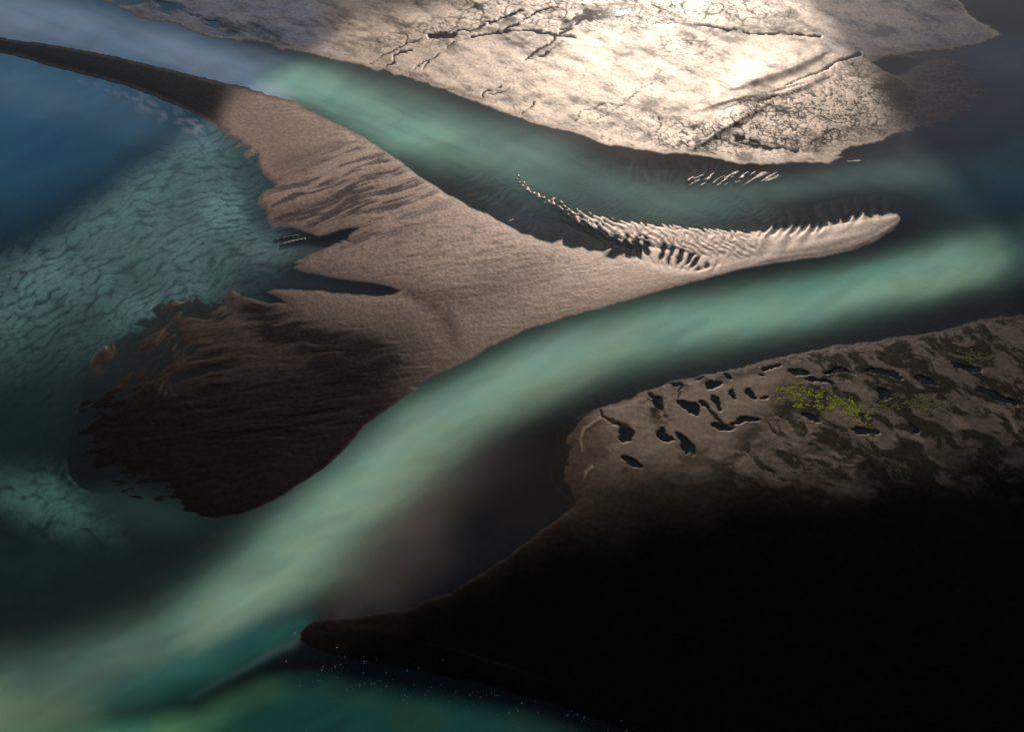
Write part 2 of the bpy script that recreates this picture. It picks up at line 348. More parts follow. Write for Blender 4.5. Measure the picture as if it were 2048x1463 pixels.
for (x, y, rx, ry, an, hg) in cr_list:
    w_ = win(x-26, y-22, x+26, y+22); uu, vv = u[w_], v[w_]
    g = blob(uu + 1.2*e1[w_], vv + 1.0*e2[w_], x, y, rx*1.25, ry*1.25, an, 3)
    H[w_] = np.maximum(H[w_], -2.0 + (2.0+hg)*np.minimum(g*1.3, 1.0+0.1*g)); gm = g*(0.1+0.9*sst(-.15, .0, H[w_])); paint(w_, (0.21, 0.165, 0.155), gm); wet(w_, 1.1, gm)

# --- far mud flat ------------------------------------------------------
w_ = win(-240, -170, 2290, 345); uu, vv = u[w_], v[w_]; B = sst(0, 10, sd_flat[w_])
xx, yy = X[w_], Y[w_]
pu = uu + 5*vn(uu/22, vv/14, 1) + 2*vn(uu/7, vv/5, 2); pv = vv + 3*vn(uu/22, vv/14, 3) + 1.5*vn(uu/7, vv/5, 4)
def creek(pts, wd, dep=1.0):
    return stroke(pu, pv, [(a, b, wd*(1-0.6*i/len(pts)), dep) for i, (a, b) in enumerate(pts)], 3)
crk = np.zeros(uu.shape, F)
creeks = [
 ([(1045,20),(1010,34),(976,48),(942,61),(914,61),(890,72),(860,70),(839,79),(805,92),(771,109),(737,128)], 2.6),
 ([(908,70),(880,73),(850,76)], 6.0),
 ([(1113,7),(1095,17),(1061,31),(1027,51),(993,67),(942,73),(907,85),(884,103),(863,119),(839,129),(812,150)], 2.8),
 ([(820,100),(800,104),(785,113),(784,125),(770,137)], 2.2), ([(856,125),(850,132),(846,140)], 2.0),
 ([(1150,75),(1130,73),(1106,72),(1079,63),(1050,61),(1027,61),(993,67)], 4.2),
 ([(1164,41),(1133,62),(1113,75),(1100,88),(1085,98),(1071,106),(1051,121)], 3.4),
 ([(1125,84),(1110,96),(1090,110),(1060,120)], 2.2),
 ([(1240,25),(1200,35),(1170,38),(1150,50),(1120,60)], 4.0),
 ([(1003,171),(985,180),(972,185),(955,202)], 1.8), ([(1018,175),(1000,185),(975,190)], 1.4),
 ([(1068,205),(1056,217),(1045,228)], 1.4),
 ([(1230,205),(1202,212),(1175,222),(1152,236),(1147,250)], 1.4), ([(1300,165),(1285,175),(1262,195),(1235,215),(1180,250)], 1.1),
 ([(1330,215),(1320,235),(1318,255),(1310,280)], 1.2), ([(1560,195),(1500,205),(1440,222)], 1.2),
 ([(1460,58),(1430,52),(1390,53),(1350,52),(1310,50)], 2.6), ([(1640,72),(1590,68),(1540,69),(1500,66),(1460,60)], 2.6),
 ([(1720,108),(1690,118),(1665,130),(1630,148),(1600,158),(1568,171)], 3),
]
for pts, wd in creeks: crk = np.maximum(crk, creek(pts, wd))
# crack nets: dense near the right end, thin along the top
n1 = ridged((uu+0.5*vv)/40, (vv-0.1*uu)/21, 3, 0); n2 = ridged((uu-0.6*vv)/26, (vv+0.55*uu)/26, 3, 2)
f1, f2, _, _ = worley((uu+6*vn(uu/15, vv/10, 1))/17, (vv+5*vn(uu/15, vv/10, 2))/10, 1)
cell = f2-f1
zc = blob(uu, vv, 1610, 240, 200, 62, -6, 5); zc = np.maximum(zc, blob(uu, vv, 1400, 275, 130, 38, 6, 4)*.95); zc = np.maximum(zc, 0.8*blob(uu, vv, 1720, 190, 90, 60, 30, 3))
zt = blob(uu, vv, 1180, 8, 300, 52, 0, 4); zt = np.maximum(zt, .8*blob(uu, vv, 1440, 15, 170, 42, 0, 4)); zt = np.maximum(zt, .8*blob(uu, vv, 900, 55, 160, 28, -12, 3)); zt = np.maximum(zt, .7*blob(uu, vv, 1370, 90, 70, 30, 0, 3))
zd = blob(uu, vv, 1230, 240, 130, 50, -35, 3)*.8
brk = sst(-0.35, 0.25, vn(uu/24, vv/15, 3) + 0.6*fine[w_])
f1c, f2c, _, _ = worley((uu+5*vn(uu/9, vv/7, 3))/11, (vv+4*vn(uu/9, vv/7, 4))/6.5, 2)
ck = np.clip(zc*sst(0.22, 0.08, cell)*brk*0.95, 0, 1)
ck = np.maximum(ck, zc*sst(0.24, 0.08, f2c-f1c)*sst(-0.1, 0.3, vn(uu/28, vv/18, 1))*.8)
ck = np.maximum(ck, zc*sst(0.09, 0.03, n1)); ck = np.maximum(ck, zt*sst(0.10, 0.03, n1)); ck = np.maximum(ck, zd*sst(0.08, 0.02, n2)*brk*0.7)
n3 = ridged((uu+0.9*vv)/60, (vv-0.25*uu)/11, 3, 4)
faint = blob(uu, vv, 1180, 170, 420, 110, 0, 4)*0.45
ck = np.maximum(ck, faint*sst(0.09, 0.02, n3)*brk)
f1b, f2b, _, _ = worley((uu+4*vn(uu/12, vv/9, 1))/26, (vv+4*vn(uu/12, vv/9, 2))/9, 2)
ck = np.maximum(ck, zt*sst(0.17, 0.06, f2b-f1b)*.9*(0.3+0.7*brk))
n5 = fbm((uu+0.6*vv)/9, (vv-0.2*uu)/4.5, 3, 1, .7); speck = sst(0.22, 0.5, n5)*np.clip(0.25+zc+zd+0.5*zt+0.3*vn(uu/60, vv/30, 2), 0, 1)*(1-blob(uu, vv, 1500, 140, 120, 42, -14, 4))
ck = np.clip(np.maximum(ck, 0.6*speck)*1.35, 0, 1)
crk = crk*np.clip(0.95 + 0.8*vn(uu/17, vv/9, 5), 0.2, 1)
dp = sst(.15, .7, crk); H[w_] -= 0.11*ck*B
H[w_] = H[w_]*(1-dp*B) + (-0.16)*dp*B
H[w_] += B*(1-dp)*(0.05*fbm((uu+vv)/26, (vv-0.3*uu)/11, 3, 4)*(0.3+zc) + 0.05*fbm(xx/1.7, yy/1.9, 2, 2)*G[w_])
dd = np.maximum(dp, ck)
wet(w_, 0.10, dd*B); paint(w_, (0.012, 0.013, 0.012), dd*B)
# muddy low patches
for (cx, cy, rx, ry, an, s_) in [(1040,80,62,18,6,.8),(1048,198,24,9,10,.6),(1180,30,85,14,-6,.9),(1250,12,60,10,0,.7),(1430,62,70,12,4,.8),(1560,62,90,8,2,.75),(1600,58,40,10,0,.6),
      (1500,285,40,7,12,1),(1560,300,60,6,4,1.0),(1478,275,14,9,0,.9),(1695,268,12,8,0,.5),(1722,236,18,7,10,.7),(1404,286,12,10,-50,.9),(1480,60,30,10,0,.6),(1270,120,60,26,-30,.35),(1240,235,70,10,-25,.45)]:
    g = blob(uu+10*e1[w_], vv+5*e2[w_], cx, cy, rx, ry, an, 3)*np.clip(0.85+0.9*vn(uu/9, vv/4, 3), 0, 1)
    wet(w_, 0.2, g*s_*B); paint(w_, (0.02, 0.016, 0.016), g*s_*B*0.8)
    if s_ >= 0.9: H[w_] -= g*B*0.5
zq = np.clip(blob(uu, vv, 1900, 190, 190, 95, -8, 4), 0, 1); tq = sst(1830, 2080, uu + 0.3*(vv-200))
hq = 0.32 - 0.75*tq + 0.28*fbm((uu+0.4*vv)/50, (vv-0.2*uu)/16, 4, 2, .6)
H[w_] = np.maximum(H[w_]*(1-zq*sst(1760, 1830, uu)) + hq*zq*sst(1760, 1830, uu), np.where(zq > .3, hq*zq-1.5*(1-zq), -9))
paint(w_, (0.065, 0.06, 0.078), zq*sst(1770, 1830, uu)); wet(w_, 0.2, zq*sst(1770, 1830, uu))
# smooth fan and dune ridges
g = blob(uu, vv, 1520, 140, 135, 46, -14, 4); g = np.maximum(g, .8*blob(uu, vv, 1640, 40, 70, 36, 0, 3)); grain(w_, 0.15, g*B)
def dune(pts, wd, ht):
    a_, b_ = pts[0], pts[-1]; qu = pu*0.3+uu*0.7; qv = pv*0.3+vv*0.7
    near = (qv-a_[1])*(b_[0]-a_[0]) - (qu-a_[0])*(b_[1]-a_[1]) > 0
    kk = np.where(near, 1.0, 3.6)
    g = np.maximum(stroke(qu, qv, [(a, b, wd*s, s) for a, b, s in pts], 2)*near, stroke(qu, qv, [(a, b, wd*s*3.6, s) for a, b, s in pts], 2)*(~near))
    H[w_] += g*ht*B*0.8; grain(w_, 0.1, g*B)
dune([(1466,180,.3),(1500,168,.9),(1540,153,1),(1590,135,1),(1640,112,.5)], 7.5, 2.6)
dune([(1402,290,.4),(1440,262,1),(1480,238,1),(1522,218,.5)], 7.5, 2.2)
dune([(1405,220,.4),(1440,203,1),(1480,193,1),(1520,191,1),(1560,190,.8),(1600,176,.8),(1640,160,.6)], 7, 1.6)
# shaded left part: dusky shallow ponds
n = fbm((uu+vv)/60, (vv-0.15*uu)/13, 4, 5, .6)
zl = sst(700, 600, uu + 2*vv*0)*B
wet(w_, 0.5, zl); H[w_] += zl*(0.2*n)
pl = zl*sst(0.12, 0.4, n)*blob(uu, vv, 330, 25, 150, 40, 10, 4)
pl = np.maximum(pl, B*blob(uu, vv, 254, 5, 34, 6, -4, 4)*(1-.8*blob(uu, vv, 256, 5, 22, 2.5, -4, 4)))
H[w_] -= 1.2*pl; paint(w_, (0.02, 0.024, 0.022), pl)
paint(w_, (0.18, 0.205, 0.28), np.clip(zl*(0.8+0.5*n)*(1-pl), 0, 1))  # bluish skylight of the shaded part put into the mud colour
zr = sst(1700, 1780, uu)*B
mo = fbm((uu+0.9*vv)/70, (vv-0.45*uu)/16, 4, 5, .65); mo2 = fbm(uu/26, vv/10, 3, 2, .6)
S[w_] *= np.where(B > .3, np.clip(1 + 1.3*mo + 0.7*mo2, .3, 1.9), 1); A[w_] *= np.where(B > .3, np.clip(0.92 + 0.9*np.minimum(mo, .1) + 0.35*mo2, .3, 1.2), 1)[..., None]
edgef = sst(1660, 1800, uu + 0.5*(vv-200) + 30*mo2)*B
paint(w_, (0.09, 0.075, 0.07), edgef*.75*sst(110, 150, vv)); S[w_] *= 1-0.4*edgef
zr = sst(1740, 1815, uu + 0.25*(230-vv) + 12*e1[w_])*inf_[w_]
wet(w_, 0.2, zr*sst(90, 130, vv)); paint(w_, (0.035, 0.030, 0.036), zr*sst(90, 130, vv)*.9)
paint(w_, (0.12, 0.125, 0.17), sst(1600, 1680, uu)*B*sst(120, 90, vv)*(0.8+0.3*n))  # shaded far corner: blue skylight painted into the mud

# --- near marsh bank ---------------------------------------------------
w_ = win(560, 600, 2290, 1630); uu, vv = u[w_], v[w_]; B = sst(0, 8, sd_bank[w_])
pu = uu + 11*e1[w_] + 3*fine[w_] + 10*vn(uu/33, vv/22, 1); pv = vv + 8*e2[w_] + 2*fine[w_] + 6*vn(uu/33, vv/22, 2)
pond = np.zeros(uu.shape, F)
for (cx, cy, rx, ry, an) in [(1429,768,15,7,-5),(1376,816,21,8,38),(1404,812,20,7,20),(1435,800,10,9,60),(1440,812,6,9,0),(1471,789,11,5,35),(1510,788,13,5,22),(1537,795,9,4,12),
      (1250,868,13,20,-25),(1373,887,10,28,-38),(1448,852,30,8,4),(1490,845,28,4,0),(1318,806,14,7,25),(1338,770,24,4,-10),(1265,925,28,9,10),(1520,754,8,3,20),(1457,754,10,4,30),(1395,757,14,4,-5),
      (1771,748,42,6,10),(1760,792,17,13,0),(1621,838,26,9,5),(1732,862,30,8,10),(1935,734,36,7,8),(1828,858,20,6,25),
      (1330,870,22,8,30),(1600,745,26,5,10),(1540,735,20,4,-10),(1680,742,30,5,8),(1640,765,34,6,12),(1850,760,26,8,25),(1990,790,50,10,25)]:
    pond = np.maximum(pond, blob(pu, pv, cx, cy, rx, ry, an, 4))
pond = sst(0.5, 0.68, pond)
pond = np.maximum(pond, stroke(pu, pv, [(1200,816,2.5,.9),(1212,829,2.5,.9),(1228,840,4,.9),(1245,852,6,1)], 3)); pond = np.maximum(pond, stroke(pu, pv, [(1292,786,2.2,.9),(1300,797,2.5,.9),(1315,803,3,.9)], 3))
pond = np.maximum(pond, stroke(pu, pv, [(1362,770,1.8,.8),(1364,800,1.8,.8)], 3)); pond = np.maximum(pond, stroke(pu, pv, [(1404,812,4,1),(1430,832,4,1),(1448,846,4,1)], 3))
va = 0.90*uu+0.44*vv + 10*vn(uu/40, vv/30, 1); vc = 0.90*vv-0.44*uu + 10*vn(uu/40, vv/30, 2)
veg = fbm(va/52, vc/17, 6, 3, .68)
zv = sst(1540, 1620, uu + 0.8*(vv-760)); rough_ = np.clip(zv + sst(30, 6, sd_bank[w_])*sst(1280, 1330, uu)*.8, 0, 1)
vegm = rough_*sst(-0.13, 0.10, veg + 0.12*fine[w_])
drk = blob(pu, pv, 1310, 820, 34, 26, 30, 3)*sst(-.25, .2, fbm(uu/9, vv/7, 3, 1)); vegm = np.maximum(vegm, drk)
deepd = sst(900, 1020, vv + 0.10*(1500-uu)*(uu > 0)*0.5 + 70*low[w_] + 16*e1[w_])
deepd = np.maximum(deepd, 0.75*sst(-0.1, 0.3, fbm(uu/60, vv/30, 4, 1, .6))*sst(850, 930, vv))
H[w_] += B*(0.10*fbm(uu/16, vv/9, 4, 2, .6)*rough_ + 0.10*fbm(uu/30, vv/14, 3, 5) - 0.6*pond)
paint(w_, (0.052, 0.040, 0.029), B*(1-rough_)*0.97); wet(w_, 0.55, B*(1-rough_)); grain(w_, .3, B)
paint(w_, (0.026, 0.021, 0.016), B*rough_*0.97); wet(w_, .45, B*rough_)
pt = rough_*sst(0.05, 0.35, fbm(va/70, vc/26, 4, 2, .6))*sst(740, 780, vv)
paint(w_, (0.052, 0.041, 0.032), B*pt*.95); wet(w_, .5, B*pt)
paint(w_, (0.008, 0.008, 0.005), B*vegm*.97); wet(w_, 0.08, B*vegm)
paint(w_, (0.006, 0.006, 0.006), B*pond); wet(w_, 0.1, B*pond)
paint(w_, (0.006, 0.0055, 0.0035), B*deepd*.95); wet(w_, 0.06, B*deepd)  # bank going to black: cloud shade put into its colour
lf = sst(1270, 1140, uu + 0.15*(vv-850) + 14*e1[w_])*sst(1120, 1020, vv)
ik = ink[w_]
paint(w_, (0.022, 0.012, 0.009), ik*lf*0.9); wet(w_, .12, ik*lf*.95)
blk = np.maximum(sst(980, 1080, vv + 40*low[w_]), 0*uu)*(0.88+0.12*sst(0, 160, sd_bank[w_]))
paint(w_, (0.005, 0.0045, 0.004), ik*blk); wet(w_, 0.06, ik*blk)  # same shade painted on, stronger towards the bottom
shal = sst(1200, 1110, uu)*sst(800, 830, vv)*sst(1040,980,vv)
H[w_] -= (0.55+0.25*e1[w_])*shal*ik
# rim ledges; the light a scarp catches is put into their pale colour
rim = stroke(uu, vv, [(1165,905,2.4,.3),(1160,880,2.6,1),(1168,860,2.6,1),(1183,849,2.4,1),(1200,838,2,.6)], 2); rim = np.maximum(rim, stroke(uu, vv, [(1167,962,2,.2),(1172,945,2.6,.9),(1184,936,2.4,.9)], 2))
H[w_] += rim*0.5; paint(w_, (0.16, 0.13, 0.09), rim*.8)
# bottom: long low ridge of brown sand
w_ = win(560, 1200, 1500, 1630); uu, vv = u[w_], v[w_]
g = stroke(uu, vv, [(655,1256,3,.4),(720,1258,7,.8),(800,1268,10,.8),(880,1282,11,.8),(960,1296,12,.7),(1100,1330,22,.4),(1300,1360,40,.2)], 2)
g2 = stroke(uu, vv+2*e1[w_], [(830,1282,1.5,.3),(880,1293,2,.8),(940,1308,2.4,1),(990,1325,3,.9),(1040,1340,2.5,.5),(1120,1370,2,.2)], 2)
Bk = sst(0, 8, sd_bank[w_])
paint(w_, (0.014, 0.008, 0.006), g*Bk*.7); paint(w_, (0.035, 0.022, 0.015), g2*Bk*.8); H[w_] += Bk*(g*0.25+g2*0.15)

H += 0.02*fine
S *= 0.06 + 0.94*sst(-0.10, 0.0, H)       # only sand in the air glistens

# ------------------------------------------------------------------ meshes
def attr(me, name, kind, data):
    a = me.attributes.new(name, kind, 'POINT'); a.data.foreach_set('color' if kind == 'FLOAT_COLOR' else 'value', np.ascontiguousarray(data, F).ravel())
def mesh_from(name, co, quads, tris=None):
    me = bpy.data.meshes.new(name)
    nq = len(quads)
    me.vertices.add(len(co)); me.vertices.foreach_set('co', np.ascontiguousarray(co, F).ravel())
    me.loops.add(nq*4); me.loops.foreach_set('vertex_index', np.ascontiguousarray(quads, np.int32).ravel())
    me.polygons.add(nq); me.polygons.foreach_set('loop_start', np.arange(0, nq*4, 4, dtype=np.int32))
    me.polygons.foreach_set('use_smooth', np.ones(nq, bool))
    me.update(calc_edges=True)
    return me
def tag(o, label=None, cat=None, group=None, kind=None):
    for k, val in (('label', label), ('category', cat), ('group', group), ('kind', kind)):
        if val: o[k] = val
    return o

def N(nt, t, **kw):
    n = nt.nodes.new(t)
    for k, val in kw.items():
        if k in n.inputs: n.inputs[k].default_value = val
        else: setattr(n, k, val)
    return n
def new_mat(name):
    m = bpy.data.materials.new(name); m.use_nodes = True
    for n in list(m.node_tree.nodes): m.node_tree.nodes.remove(n)
    return m, m.node_tree, m.node_tree.links

# wet volcanic sand and mud: colour, gloss and grain are carried by the ground itself
mat_sand, nt, L = new_mat('wet_sand')
out = N(nt, 'ShaderNodeOutputMaterial'); pr = N(nt, 'ShaderNodeBsdfPrincipled')
at = N(nt, 'ShaderNodeAttribute', attribute_name='ground'); ag = N(nt, 'ShaderNodeAttribute', attribute_name='grain')
tc = N(nt, 'ShaderNodeTexCoord')
nz = N(nt, 'ShaderNodeTexNoise', Scale=0.42, Detail=5.0, Roughness=0.75); nz2 = N(nt, 'ShaderNodeTexNoise', Scale=0.33, Detail=4.0, Roughness=0.65)
L.new(tc.outputs['Object'], nz.inputs['Vector']); L.new(tc.outputs['Object'], nz2.inputs['Vector'])
bs = N(nt, 'ShaderNodeMath', operation='MULTIPLY'); bs.inputs[1].default_value = 0.5; L.new(ag.outputs['Fac'], bs.inputs[0])
bp = N(nt, 'ShaderNodeBump', Distance=0.35); L.new(nz.outputs['Fac'], bp.inputs['Height']); L.new(bs.outputs[0], bp.inputs['Strength'])
mr = N(nt, 'ShaderNodeMapRange'); mr.inputs['From Min'].default_value = 0.3; mr.inputs['From Max'].default_value = 0.7; mr.inputs['To Min'].default_value = 0.72; mr.inputs['To Max'].default_value = 1.28
L.new(nz2.outputs['Fac'], mr.inputs['Value'])
mx = N(nt, 'ShaderNodeMix', data_type='RGBA', blend_type='MULTIPLY'); mx.inputs['Factor'].default_value = 1
L.new(at.outputs['Color'], mx.inputs['A']); L.new(mr.outputs[0], mx.inputs['B']); L.new(mx.outputs['Result'], pr.inputs['Base Color'])
sm_ = N(nt, 'ShaderNodeMath', operation='MULTIPLY'); L.new(at.outputs['Alpha'], sm_.inputs[0]); L.new(mr.outputs[0], sm_.inputs[1])
sm2 = N(nt, 'ShaderNodeMath', operation='MULTIPLY'); L.new(sm_.outputs[0], sm2.inputs[0]); sm2.inputs[1].default_value = 0.5
L.new(sm2.outputs[0], pr.inputs['Specular IOR Level'])
pr.inputs['Specular Tint'].default_value = (1.0, 0.76, 0.64, 1)
pr.inputs['Roughness'].default_value = 0.50
L.new(bp.outputs[0], pr.inputs['Normal']); L.new(pr.outputs[0], out.inputs['Surface'])

# split the height field into the bars and the bed between them; parts share their border vertices' positions
Z = H
P = np.stack([X, Y, Z], -1).reshape(-1, 3)
GA = np.concatenate([A, S[..., None]], -1).reshape(-1, 4); GG = G.reshape(-1)
idx = np.arange(NV*NU, dtype=np.int64).reshape(NV, NU)
Q = np.stack([idx[:-1, :-1], idx[1:, :-1], idx[1:, 1:], idx[:-1, 1:]], -1).reshape(-1, 4)
def cellmax(a): return np.maximum(np.maximum(a[:-1, :-1], a[1:, 1:]), np.maximum(a[1:, :-1], a[:-1, 1:]))
hi = cellmax(H) > -0.02
reg = np.zeros(hi.shape, np.int16)
cu = u[:-1, :-1]; cv = v[:-1, :-1]
reg[(sd_flat[:-1, :-1] > -9)] = 2
reg[(sd_bar[:-1, :-1] > -7)] = 1
reg[(sd_bank[:-1, :-1] > -9)] = 3
spit = (cu > 1215) & (cu < 1860) & (cv > 400) & (cv < 560) & hi & (reg == 0); reg[spit] = 1
# islets: separate patches of sand above the water, found by flood fill
hi2 = (H[:-1, :-1] > 0.04) & (H[1:, 1:] > -0.02)
lone = hi2 & (reg == 0) & (cu > 540) & (cu < 1760) & (cv > 300) & (cv < 500)
g1 = lone.copy()
lab = np.zeros(hi.shape, np.int32); k = 0; islets = []
for (j, i) in zip(*np.nonzero(lone)):
    if lab[j, i]: continue
    k += 1; st_ = [(j, i)]; lab[j, i] = k; cells = []
    while st_:
        a, b = st_.pop(); cells.append((a, b))
        for c, d in ((a+1, b), (a-1, b), (a, b+1), (a, b-1)):
            if lone[c, d] and not lab[c, d]: lab[c, d] = k; st_.append((c, d))
    islets.append(cells)
islets = [c for c in islets if len(c) >= 3]
islets.sort(key=len, reverse=True); islets = islets[:150]
for n_, c in enumerate(islets):
    a = np.array(c); reg[a[:, 0], a[:, 1]] = 10+n_
print('islets', len(islets), [len(c) for c in islets[:12]])

# ring that carries the bed on beyond the detailed area, out to where the air hides it
def ring(a, b, far=14.0):
    n = len(a)
    return [(a[i], a[(i+1) % n], b[(i+1) % n], b[i]) for i in range(n)]
bi = np.concatenate([idx[0, ::8], [idx[0, -1]], idx[8::8, -1], [idx[-1, -1]], idx[-1, -1::-8], idx[-1:0:-8, 0]])
_, first = np.unique(bi, return_index=True); bi = bi[np.sort(first)]
cen = np.array([0, 600.0])
def outer(P2, k):
    q = P2.copy(); q[:, 0] = cen[0] + (P2[:, 0]-cen[0])*k; q[:, 1] = cen[1] + (P2[:, 1]-cen[1])*k; return q
def extract(mask, name, extra_ring=False):
    q = Q[mask.ravel()]
    vi, inv = np.unique(q, return_inverse=True); qq = inv.reshape(-1, 4)
    co = P[vi]; ga = GA[vi]; gg = GG[vi]
    if extra_ring:
        n0 = len(co); nb = len(bi)
        r0 = P[bi].copy(); r0[:, 2] = np.minimum(r0[:, 2], r0[:, 2]) - 0.02
        r1 = outer(P[bi], 1.6); r1[:, 2] = -2.2; r2 = outer(P[bi], 25.0); r2[:, 2] = -2.2
        co = np.concatenate([co, r0, r1, r2]); ga = np.concatenate([ga]+[GA[bi]]*2+[np.tile(np.array([[.02,.02,.02,.3]], F), (nb, 1))]); gg = np.concatenate([gg]+[GG[bi]]*3)
        A_ = list(range(n0, n0+nb)); B_ = list(range(n0+nb, n0+2*nb)); C_ = list(range(n0+2*nb, n0+3*nb))
        qq = np.concatenate([qq, np.array(ring(A_, B_)), np.array(ring(B_, C_))])
    me = mesh_from(name, co, qq); attr(me, 'ground', 'FLOAT_COLOR', ga); attr(me, 'grain', 'FLOAT', gg)
    me.materials.append(mat_sand)
    o = bpy.data.objects.new(name, me); C.objects.link(o); return o
tag(extract(reg == 0, 'riverbed', True), 'black sand bed of the channels with ribbed teal silt at the left', kind='structure')
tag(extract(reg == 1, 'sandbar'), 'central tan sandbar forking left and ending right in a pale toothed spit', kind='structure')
tag(extract(reg == 2, 'mudflat'), 'glistening cracked mudflat across the top with dark winding creeks', kind='structure')
tag(extract(reg == 3, 'marsh_bank'), 'dark marshy bank in the lower right with black pools and green moss', kind='structure')
for n_, c in enumerate(islets):
    o = extract(reg == 10+n_, 'sand_islet')
    a = np.array(c); mu = float(cu[a[:, 0], a[:, 1]].mean()); mv = float(cv[a[:, 0], a[:, 1]].mean())
    if mv < 392 and mu > 1330: tag(o, 'slanting sliver of pinkish sand in the small patch between cracked mudflat and spit', 'islet', 'slanting sand slivers above the spit')
    elif mu < 700: tag(o, ('broadest pink sliver of sand lying in the dark left inlet of the sandbar' if not any(x_.get('group') == 'sand slivers in the left inlet' for x_ in bpy.data.objects) else 'thin broken sliver of sand just above the broad one in the left inlet'), 'islet', 'sand slivers in the left inlet')
    elif mu < 1035 and mv > 425: tag(o, 'lone tiny pale sliver of sand close to the edge of the central bar', 'islet')
    elif mu > 1600: tag(o, 'low orange sliver of sand off the right end of the cracked mudflat', 'islet', 'slivers off the right end of the mudflat')
    else: tag(o, 'small pale crumb of sand in the trail leading up left from the spit', 'islet', 'trail of sand crumbs beyond the spit')

# ------------------------------------------------------------------ water
STEPW = 6.0
uw, vw = np.meshgrid(np.arange(U0, U1+.1, STEPW).astype(F), np.arange(V0, V1+.1, STEPW).astype(F))
Xw, Yw = ground(uw.astype(np.float64), vw.astype(np.float64))
flow = 0
T = np.zeros(uw.shape, F); WC = np.zeros(uw.shape+(3,), F)
cur1 = uw + 14*vn(uw/150, vw/90, 1); cur2 = vw + 10*vn(uw/150, vw/90, 2)
fl_up = fbm((uw+0.45*vw)/150, (vw-0.42*uw)/20, 3, 1, .6); fl_mn = fbm((uw-0.55*vw)/170, (vw+0.55*uw)/24, 3, 3, .6)
def plume(g, col):
    """lay one body of silty water over the others: g = how opaque the silt makes it"""
    global T, WC
    g = np.clip(g*(1+0.5*flow), 0, 0.97)
    Tn = g + T*(1-g)
    WC = (g[..., None]*np.array(col, F) + (T*(1-g))[..., None]*WC)/np.maximum(Tn, 1e-4)[..., None]
    T = Tn
plume(np.full(uw.shape, 0.10, F), (0.03, 0.03, 0.035))
plume(0.25*sst(420, 250, vw)*sst(560, 700, uw), (0.09, 0.075, 0.085))
plume(0.9*blob(cur1, cur2, -80, 240, 520, 190, -12, 3)*(0.25+0.75*sst(60, -60, sdpoly(uw, vw, RIP)+25))*sst(470, 380, uw*0.9+0.2*vw), (0.06, 0.235, 0.37))  # blue skylight on the shaded water, put into this and the next silt colour
plume(0.5*blob(cur1, cur2, 0, 170, 330, 45, 14, 3), (0.22, 0.38, 0.50))
plume(0.16*blob(cur1, cur2, 350, 410, 200, 130, -30, 3), (0.15, 0.29, 0.28))
plume(0.08*blob(cur1, cur2, 100, 620, 260, 160, -20, 3), (0.09, 0.18, 0.18))
plume(0.5*stroke(cur1, cur2, [(430,265,18,.2),(480,310,26,.6),(500,400,24,.4),(520,470,16,.3)], 2), (0.04, 0.06, 0.075))
plume(0.35*stroke(uw, vw, [(640,500,7,.8),(560,510,16,.9),(500,500,26,.8)], 2), (0.13, 0.17, 0.19))
plume(0.45*stroke(uw, vw, [(760,577,9,.3),(680,570,12,.6),(600,562,20,.8),(500,555,26,.9)], 2), (0.03, 0.05, 0.07))
wisp = stroke(uw, vw, [(150,158,5,.3),(240,188,10,.8),(300,212,15,1),(350,234,18,1),(400,256,14,.9),(425,268,8,.4)], 2)
plume(0.75*wisp*np.clip(0.35+1.5*vn((uw+1.2*vw)/13, (vw-0.5*uw)/9, 2), 0, 1), (0.34, 0.38, 0.42))
# upper channel
flow = fl_up*0.55
plume(0.9*stroke(cur1, cur2, [(-260,-40,60,1),(0,28,48,1),(150,62,42,1),(300,96,38,1),(450,132,38,1),(560,158,38,1)], 2.2), (0.42, 0.56, 0.70))  # shaded reach: pale blue skylight painted in as silt colour
plume(0.95*stroke(cur1*.3+uw*.7, cur2*.3+vw*.7, [(540,150,26,.7),(600,162,34,1),(660,182,40,1),(720,210,44,1),(800,243,50,1),(880,270,48,.97),(960,288,40,.8),(1040,302,38,.55),(1100,322,42,.3)], 2.4), (0.23, 0.45, 0.37))
plume(0.35*stroke(cur1, cur2, [(700,150,30,.5),(900,230,30,.5),(1100,290,40,.6),(1300,320,30,.4),(1450,330,20,.2)], 2), (0.12, 0.105, 0.12))
plume(0.55*stroke(cur1, cur2, [(980,300,50,.7),(1080,340,52,.9),(1180,372,42,.9),(1260,392,34,.95),(1340,402,30,1),(1430,402,28,.9),(1520,388,25,.6),(1620,368,24,.55),(1720,350,27,.55),(1800,346,30,.6),(1900,345,30,.4),(2060,330,40,.4)], 2.3), (0.17, 0.30, 0.28))
plume(0.45*stroke(cur1, cur2, [(1000,420,22,.6),(1080,440,22,.7),(1150,460,16,.3)], 2), (0.07, 0.08, 0.12))
plume(0.5*blob(cur1, cur2, 1960, 200, 200, 80, 0, 3), (0.06, 0.085, 0.12)); plume(0.5*blob(cur1, cur2, 2060, 110, 130, 40, 0, 3), (0.10, 0.14, 0.19))
plume(0.75*blob(cur1, cur2, 2060, 350, 170, 70, -10, 2.5), (0.03, 0.10, 0.13)); plume(0.45*blob(cur1, cur2, 1900, 280, 110, 40, -10, 2.5), (0.05, 0.06, 0.075))
plume(0.55*blob(uw, vw, 2030, 25, 70, 42, 30, 4), (0.045, 0.04, 0.04))
